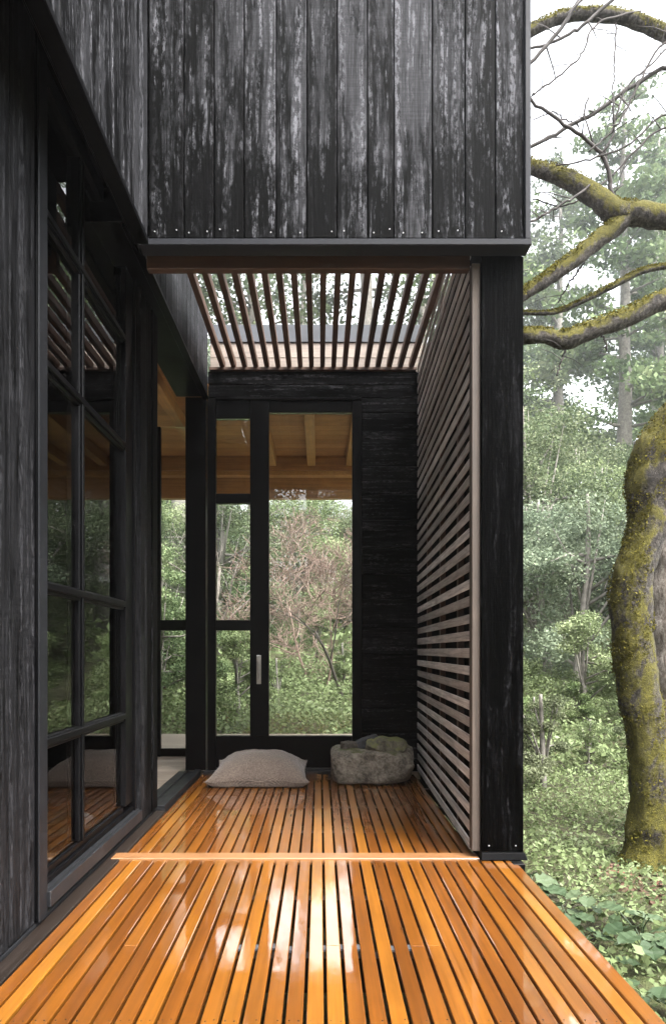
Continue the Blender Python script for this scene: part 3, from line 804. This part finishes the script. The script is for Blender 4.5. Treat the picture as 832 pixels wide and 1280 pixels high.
# ground cover ------------------------------------------------------------
g = np.random.default_rng(3)
def cover(n, x0, x1, y0, y1, size, h, keep):
    x = g.uniform(x0, x1, n); y = g.uniform(y0, y1, n); k = keep(x, y)
    x = x[k]; y = y[k]
    z = np.array([gz(a, c) for a, c in zip(x, y)])
    hh = np.array([h*max(.12, .55+.9*noise.noise(Vector((a*.9, c*.9, 2)))) for a, c in zip(x, y)])
    z = z + g.random(len(x))**1.3*hh
    tone = np.array([.5+.55*noise.noise(Vector((a*1.6, c*1.6, 8))) for a, c in zip(x, y)])
    return np.stack([x,y,z],1), size*g.uniform(.55,1.5,len(x)), np.clip(tone*.5+g.random(len(x))*.5, 0, 1)
parts_ = [cover(40000, 1.08, 5.5, 1.6, 8, .033, .16, lambda x,y: (x/y > .18) & (x/y < .75)),
          cover(2600, 1.08, 5.0, 1.6, 8, .046, .18, lambda x,y: (x/y > .18) & (x/y < .75)),
          cover(60000, 1.2, 11, 8, 17, .062, .50, lambda x,y: (x/y > .2) & (x/y < .66)),
          cover(60000, -7.5, 3, 9.8, 17, .062, .50, lambda x,y: (x/y > -.46) & (x/y < .16)),
          cover(22000, -20, 26, 17, 45, .22, .9, lambda x,y: (x/y > -.46) & (x/y < .66))]
V = np.concatenate([leaves(p, s, g, .7, .6) for p, s, r in parts_]); r = np.concatenate([q[2] for q in parts_])
tag(quads('ground_cover', V, r, M['cover']), kind='stuff')
# leaf litter under the mossy tree
M['litter'] = leafmat('leaf_litter', [(0,(.07,.04,.025)), (.5,(.16,.10,.065)), (.85,(.20,.06,.04)), (1,(.28,.22,.16))], .1)
p, s, r = cover(900, 1.7, 3.2, 3.6, 4.9, .05, .02, lambda x,y: ((x-2.4)**2+(y-4.3)**2 < .5))
tag(quads('leaf_litter', leaves(p, s, g, 1.2, .6), r, M['litter']), kind='stuff')

# broad leaved plants next to the deck -------------------------------------
t = NT('broad_leaf'); rr_ = t.rnd(); v = t.coords(off=False)
c = t.ramp(t.math('ADD', t.math('MULTIPLY', rr_, .6), t.math('MULTIPLY', t.noise(v, (30,)*3, 4, .6), .4)), [(.2,(.028,.050,.022)), (.55,(.060,.092,.045)), (.85,(.12,.155,.085))])
bs = t.bsdf(c, .5, Specular_IOR_Level=.25); tr = t.n('BsdfTranslucent', {'Color': c}).outputs[0]
mx = t.n('MixShader', {0: .2, 1: bs.outputs[0], 2: tr}); t.t.links.new(mx.outputs[0], t.out.inputs[0])
M['broad'] = t.m
def broad_plant(seed):
    q = random.Random(seed)
    root = empty('broad_leaved_plant', (0,0,-60), '', 'plant')
    st = MB()
    for k in range(q.randint(5,7)):
        an = k*2.4 + q.uniform(-.4,.4); l = q.uniform(.05,.15); h = q.uniform(.10,.24)
        tip = Vector((math.cos(an)*l, math.sin(an)*l, h))
        st.tube([(0,0,-.05), (tip.x*.4, tip.y*.4, h*.7), tip], .0028, 5, .5)
        s = q.uniform(.055,.10); pitch = q.uniform(-.5,.1)
        fw_ = Vector((math.cos(an), math.sin(an), 0)); sd = Vector((-fw_.y, fw_.x, 0)); f2 = (fw_*math.cos(pitch) + Vector((0,0,math.sin(pitch))))
        nn = sd.cross(f2)*-1
        lf = MB(); N = 9; mid = []; L = []; Rr = []
        for i in range(N):
            u = i/(N-1); wv_ = .62*(math.sin(math.pi*min(1,(u*.92+.10)))**.75) if i < N-1 else 0
            droop = -.25*u*u
            cpt = tip + f2*(u-.12)*1.3*s + nn*(droop*s)
            ed = .10+.05*math.sin(i*2.1+seed)
            back = -.20*s*(1-u)**3
            L.append(cpt + sd*wv_*s + f2*back + nn*(ed*s)); Rr.append(cpt - sd*wv_*s + f2*back + nn*(ed*s)); mid.append(cpt)
        tone = q.random()
        for i in range(N-1):
            lf.poly([mid[i], L[i], L[i+1], mid[i+1]], tone); lf.poly([mid[i+1], Rr[i+1], Rr[i], mid[i]], tone)
        obj('leaf', lf, M['broad'], root, smooth=True)
    obj('stem', st, M['broad'], root)
    return root
bp = [broad_plant(k) for k in range(3)]
qb = random.Random(9)
spots = []
for k in range(400):
    y = qb.uniform(2.35, 4.1); x = qb.uniform(1.12, 1.95)
    if x > 1.10 + (4.3-y)*.62 or len(spots) >= 24: continue
    if all((x-a)**2+(y-c)**2 > .13**2 for a, c in spots): spots.append((x, y))
for i, (x, y) in enumerate(spots):
    place(bp[i % 3], x, y, qb.uniform(0,6.3), qb.uniform(.6,1.0), 'broad leaved green plant growing on the ground along the deck edge', 'broad leaved plants along the deck edge')

# ------------------------------------------------------------------ mossy tree
t = NT('mossy_bark'); v = t.coords(off=False)
n1 = t.noise(v, (7,7,4.5), 6, .7, .5); n2 = t.noise(v, (45,)*3, 5, .7); n3 = t.noise(v, (160,)*3, 3, .7)
nrm = t.n('SeparateXYZ', {0: t.n('NewGeometry').outputs['Normal']})
side = t.math('ADD', t.math('MULTIPLY', nrm.outputs[2], .55), t.math('MULTIPLY', nrm.outputs[0], -.12))
mm = t.ss(t.math('ADD', t.math('MULTIPLY', side, .40), n1), .43, .55)
bark = t.ramp(t.math('ADD', t.math('MULTIPLY', n1, .4), t.math('MULTIPLY', n2, .6)), [(.36,(.012,.009,.007)), (.48,(.048,.038,.031)), (.57,(.13,.115,.10)), (.68,(.32,.30,.265))])
moss = t.ramp(t.math('ADD', t.math('MULTIPLY', n2, .6), t.math('MULTIPLY', n3, .4)), [(.3,(.026,.024,.002)), (.5,(.105,.092,.007)), (.7,(.21,.18,.018))])
c = t.mix(mm, bark, moss)
t.bsdf(c, .9, Normal=t.bump(t.math('ADD', n2, t.math('ADD', n1, n3)), .9, .03))
M['mossy'] = t.m
TD = 4.85
TO = P(815, 1085, TD)
tree = empty('mossy_tree', TO, 'large leaning tree with yellow green moss on its trunk and branches, right of the deck', 'tree')
def smooth_path(pts, rad, n):
    out = []; ro = []; m = len(pts)
    for i in range(n):
        u = i/(n-1)*(m-1); k = min(int(u), m-2); f = u-k
        p0 = pts[max(k-1,0)]; p1 = pts[k]; p2 = pts[k+1]; p3 = pts[min(k+2,m-1)]
        out.append(.5*((2*p1) + (p2-p0)*f + (2*p0-5*p1+4*p2-p3)*f*f + (3*p1-p0-3*p2+p3)*f**3))
        ro.append(rad[k]*(1-f)+rad[k+1]*f)
    return out, ro
tr_px = [(820,1112,66),(818,1085,52),(817,1050,34),(814,1000,25),(809,930,24),(795,850,25),(790,790,24),(787,735,24),(799,690,23),(811,645,24),(812,600,29),(828,560,31),(858,520,30),(905,465,28),(960,400,27),(1000,320,25),(1020,220,22),(1010,80,19),(980,-80,15),(960,-250,10)]
pts = [P(x, y, TD) for x, y, r in tr_px]; rad = [r*TD/FP for *_, r in tr_px]
pts, rad = smooth_path(pts, rad, 120)
b = MB(); b.tube(pts, rad, 64, .5, .17, 6.5); trunk = obj('trunk', b, M['mossy'], tree, TO, smooth=True)
moss_src = [(pts, rad, 1.0)]
s_px = [(858,1100,40),(852,1000,32),(845,900,34),(838,820,34),(834,740,30),(842,680,24),(866,620,24),(900,540,22),(950,440,18)]
sp, sr = smooth_path([P(x,y,TD+.55) for x,y,r in s_px], [r*(TD+.55)/FP for *_, r in s_px], 60)
b = MB(); b.tube(sp, sr, 24, .5, .2, 7.0); obj('stem', b, M['pale_bark'], tree, TO, smooth=True)
BR = [ # px, py, radius px, depth
 [(1005,300,20,4.85),(920,282,18,4.9),(835,272,17,4.95),(790,268,19,5.0),(768,264,17,5.0),(740,244,15,5.05),(705,222,13,5.1),(660,208,11,5.15),(630,195,9,5.25),(603,186,6,6.0),(585,172,2,6.9)],
 [(784,270,15,5.0),(760,290,13,5.0),(720,322,12.5,5.0),(690,344,11,5.0),(655,367,9.5,5.0),(628,383,8.5,5.05),(606,394,5.5,5.9),(588,400,2,6.8)],
 [(1000,320,20,4.86),(920,350,17,4.75),(832,374,15,4.7),(790,393,14,4.7),(745,410,14,4.7),(708,424,14,4.7),(680,420,11.5,4.7),(655,420,11,4.7),(632,424,10,4.9),(608,431,6.5,5.6),(588,428,2,6.6)],
 [(1012,100,16,4.95),(920,70,13,5.2),(832,42,10.5,5.5),(780,22,10,5.5),(735,18,9.5,5.5),(700,22,9,5.5),(665,38,8.5,5.5),(625,62,7.5,5.6),(600,95,4.5,6.2),(580,112,1.5,6.9)],
 [(1000,310,8,4.9),(900,325,5.5,5.2),(832,333,4.5,5.4),(800,340,4.5,5.4),(760,360,4.3,5.4),(720,380,4,5.4),(690,391,3.5,5.4),(655,391,3,5.4),(630,388,2,5.4)],
]
for br in BR:
    p, r = smooth_path([P(x,y,d) for x,y,_,d in br], [q*d/FP*.82 for _,_,q,d in br], 64)
    b = MB(); b.tube(p, r, 18, .5, .20, 9.0); obj('branch', b, M['mossy'], tree, TO, smooth=True)
    moss_src.append((p, r, .7))
# tufts of moss standing off the bark
gm = np.random.default_rng(17); pos = []
for p, r, wgt in moss_src:
    for k in range(int(30000 if wgt == 1 else 8000)):
        i = int(gm.integers(0, len(p)-1)); f = gm.random(); c = p[i].lerp(p[i+1], f); rd = r[i]*(1-f)+r[i+1]*f
        tdir = (p[i+1]-p[i]).normalized(); a = tdir.orthogonal().normalized(); bb = tdir.cross(a); an = gm.random()*6.283
        d = a*math.cos(an)+bb*math.sin(an); q = c + d*rd
        nv = noise.noise(q*5.0) + .5*noise.noise(q*13)
        if d.z*.75 - d.x*.3 + nv*1.0 + (.22 if wgt == 1 else 0) > .22: 
            q = c + d*rd*(1 + .15*(noise.noise(q*5.0)+.5*noise.noise(q*13.5)+.3*noise.noise(q*35)) if wgt == 1 else 1.03)
            pos.append(q + d*gm.uniform(-.002,.010))
pos = np.array([tuple(q - TO) for q in pos])
M['mossleaf'] = leafmat('moss_tuft', [(0,(.030,.027,.003)), (.5,(.105,.092,.008)), (1,(.19,.162,.018))], .25, .8)
quads('moss', leaves(pos, gm.uniform(.008,.022,len(pos)), gm, .3, .5), gm.random(len(pos)), M['mossleaf'], tree)
# thin bare twigs
M['twig'] = plain('twig_bark', (.04,.033,.03), .8, .3, 20, .3)
TW = [
 [(766,262,3.2,5.0),(762,235,3,5.0),(757,205,2.8,4.98),(740,182,2.6,4.95),(705,155,2.4,4.9),(665,127,2,4.9),(610,90,1.5,4.9)],
 [(748,196,1.8,4.96),(765,170,1.7,4.95),(768,150,1.5,4.95),(785,105,1.3,4.95),(815,80,1.2,4.95),(850,40,1,4.95)],
 [(1010,120,4,5.0),(900,80,3.2,5.3),(832,86,2.8,5.6),(790,108,2.8,5.6),(745,138,2.8,5.6),(705,162,2.6,5.6),(665,182,2.4,5.6),(610,205,1.8,5.6)],
 [(1010,60,4,5.0),(870,-60,3.5,4.8),(765,-15,3,4.7),(725,0,2.8,4.7),(700,35,2.6,4.7),(665,75,2.4,4.7),(620,120,1.8,4.7)],
 [(980,-20,4,5.0),(860,-60,3,5.0),(765,0,2.3,5.0),(730,30,2.2,5.0),(700,48,2.0,5.0),(665,60,1.8,5.0),(610,70,1.2,5.0)],
 [(1000,150,3,5.0),(900,150,1.8,4.9),(832,142,1.4,4.8),(790,178,1.3,4.8),(735,200,1.2,4.8),(695,206,1.0,4.8)],
 [(1005,170,3,5.0),(910,155,1.7,5.1),(832,158,1.4,5.2),(795,188,1.3,5.2),(765,218,1.3,5.2),(735,245,1.2,5.2),(700,258,1.1,5.2),(665,249,1,5.2)],
 [(1000,200,3,4.95),(900,40,1.6,4.7),(832,52,1.5,4.6),(800,100,1.5,4.6),(780,140,1.4,4.6),(760,168,1.4,4.6),(735,190,1.3,4.6)],
 [(740,228,1.8,5.03),(720,245,1.7,4.95),(690,262,1.6,4.9),(664,277,1.6,4.9),(620,300,1.2,4.9)],
 [(735,122,1.2,5.6),(725,150,1.1,5.58),(705,150,1,5.6),(690,140,.9,5.6),(665,150,.8,5.6)],
 [(800,14,1.5,5.5),(745,30,1.3,5.3),(725,70,1.2,5.3),(690,100,1.2,5.3),(664,120,1.1,5.3)],
 [(770,22,1.2,5.5),(768,60,1.1,5.45),(765,120,1,5.4),(768,160,.9,5.4)],
 [(712,420,1.6,4.7),(705,440,1.4,4.7),(695,470,1,4.7)],
 [(745,412,1.4,4.7),(755,425,1.2,4.7),(758,437,.9,4.7)],
 [(735,310,1.4,5.0),(728,330,1.3,5.1),(710,355,1.2,5.15),(697,378,1,5.2)],
]
qt = random.Random(4)
for tw in TW:
    p, r = smooth_path([P(x,y,d) for x,y,_,d in tw], [q*d/FP*.9 for _,_,q,d in tw], 34)
    for i in range(2, 33): p[i] = p[i] + Vector((qt.gauss(0,.004), qt.gauss(0,.006), qt.gauss(0,.004)))
    b = MB(); b.tube(p, r, 6, .5)
    for i in range(4, 33, 3):                                      # side shoots
        if qt.random() < .7:
            tdir = (p[i]-p[i-1]).normalized(); d = (tdir*.6 + Vector((qt.gauss(0,.6), qt.gauss(0,.5), qt.gauss(.25,.5)))).normalized(); L = qt.uniform(.06,.34)
            e = p[i] + d*L; m_ = p[i].lerp(e,.5) + Vector((0,0,L*.08))
            b.tube([p[i], m_, e], [r[i]*.5+.0004, r[i]*.35+.0004, .0007], 4, .5)
            if qt.random() < .6:
                for w_ in range(2):
                    d2 = (d + Vector((qt.gauss(0,.5), qt.gauss(0,.5), qt.gauss(0,.5)))).normalized(); b.tube([m_, m_+d2*L*.5], [.0012,.0006], 3, .5)
    obj('twig', b, M['twig'], tree, TO, smooth=True)

# ------------------------------------------------------------------ bare trees behind the house
M['pink_twig'] = plain('pinkish_twig', (.185,.125,.100), .85, .25, 20, .2)
M['dark_bark'] = plain('dark_bark', (.045,.036,.030), .85, .3, 20, .5)
def bare_tree(name, loc, H, seed, wood, twigm, label, spread=.55, ntw=9, lean=(0,0), thick=.010):
    q = random.Random(seed); root = empty(name, loc, label, 'tree'); tb = MB(); tw = MB()
    def grow(p, d, L, r, lev):
        pts = [p]; dd = d.copy(); n = 5
        for i in range(n):
            dd = (dd + Vector((q.gauss(0,.13), q.gauss(0,.13), q.gauss(.04,.08)))).normalized(); pts.append(pts[-1]+dd*L/n)
        (tb if lev < 3 else tw).tube(pts, [max(.0045, r*(1-.55*i/n)) for i in range(n+1)], 7 if lev < 2 else 4, .5)
        if lev >= 4: return
        for k in range(3 if lev < 2 else ntw):
            i = q.randint(2, n); s = Vector((q.gauss(0,1), q.gauss(0,1), q.gauss(.25,.6))).normalized()
            grow(pts[i], (dd*(1-spread)+s*spread).normalized(), L*q.uniform(.5,.78), r*(1-.55*i/n)*.62, lev+1)
    grow(Vector((0,0,-.2)), Vector((lean[0],lean[1],1)).normalized(), H*.42, H*thick, 0)
    obj('trunk', tb, wood, root, smooth=True); obj('twig_crown', tw, twigm, root)
    return root
def on_ground(px, d): 
    x = (px-VX)*d/FP; return (x, d, gz(x, d))
bare_tree('bare_tree', on_ground(432, 13.0), 3.9, 33, M['dark_bark'], M['pink_twig'], 'dark stemmed bare tree with pinkish twigs seen through the large door pane', .6, 7, (-.10,0))
bare_tree('bare_tree', on_ground(385, 15.0), 4.3, 34, M['pink_twig'], M['pink_twig'], 'pinkish leafless tree behind the dark stemmed bare tree, through the large door pane', .6, 10, (0,0), .007)
bare_tree('bare_tree', on_ground(410, 13.8), 3.9, 41, M['pink_twig'], M['pink_twig'], 'slender pink brown leafless tree with a dense haze of twigs, through the large door pane', .55, 11, (.02,0), .006)
bare_tree('bare_tree', on_ground(270, 15.5), 6.6, 36, M['pale_bark'], M['pale_bark'], 'pale barked leafless tree seen through the narrow pane left of the door stile', .62, 3, (.06,0))

# ------------------------------------------------------------------ haze
b = MB(); b.box(-58, 58, -18, 73, -2.2, 48, .5)
for i, (x, y) in enumerate([]): pass
hz = NT('haze_air')
pv = hz.n('VolumePrincipled', {'Color': (.95,.97,1,1), 'Density': .0021, 'Anisotropy': .78})
hz.t.links.new(pv.outputs[0], hz.out.inputs['Volume'])
HAZE = True
if HAZE: tag(obj('haze', b, hz.m), kind='stuff')

# ------------------------------------------------------------------ light, sky, camera
w = bpy.data.worlds.new('World'); sc.world = w; w.use_nodes = True
nt = w.node_tree; bg = nt.nodes['Background']
sky = nt.nodes.new('ShaderNodeTexSky'); sky.sky_type = 'NISHITA'; sky.sun_disc = False
EL, AZ = 56, 140                                   # sun high, behind the camera and to the right, veiled by cloud
sky.sun_elevation = R(EL); sky.sun_rotation = R(AZ); sky.air_density = 1.0; sky.dust_density = 3.0; sky.ozone_density = 1.0
hs = nt.nodes.new('ShaderNodeHueSaturation'); hs.inputs['Saturation'].default_value = .15
nt.links.new(sky.outputs[0], hs.inputs['Color']); nt.links.new(hs.outputs[0], bg.inputs[0]); bg.inputs[1].default_value = .15
sl = bpy.data.lights.new('sun', 'SUN'); sl.energy = 1.5; sl.angle = R(25); sl.color = (1,.97,.92)
so = bpy.data.objects.new('sun', sl); col.objects.link(so)
dirv = Vector((math.sin(R(AZ))*math.cos(R(EL)), math.cos(R(AZ))*math.cos(R(EL)), math.sin(R(EL))))
so.rotation_euler = (-dirv).to_track_quat('-Z', 'Y').to_euler(); so.location = (3, -6, 12)

cam = bpy.data.cameras.new('camera'); co = bpy.data.objects.new('camera', cam); col.objects.link(co)
co.location = (0,0,H0); co.rotation_euler = (R(90),0,0)
cam.sensor_fit = 'VERTICAL'; cam.sensor_height = 36; cam.sensor_width = 36; cam.lens = 36*FP/1280
cam.shift_y = (VY-640)/1280; cam.shift_x = (416-VX)/1280
cam.clip_start = .05; cam.clip_end = 400
sc.camera = co
sc.render.engine = 'CYCLES'
sc.cycles.use_denoising = True
sc.cycles.max_bounces = 10; sc.cycles.diffuse_bounces = 4; sc.cycles.glossy_bounces = 5; sc.cycles.transparent_max_bounces = 16
sc.cycles.volume_bounces = 1; sc.cycles.sample_clamp_indirect = 6
sc.view_settings.view_transform = 'Standard'; sc.view_settings.look = 'None'
sc.view_settings.exposure = 2.75; sc.view_settings.gamma = 1.0
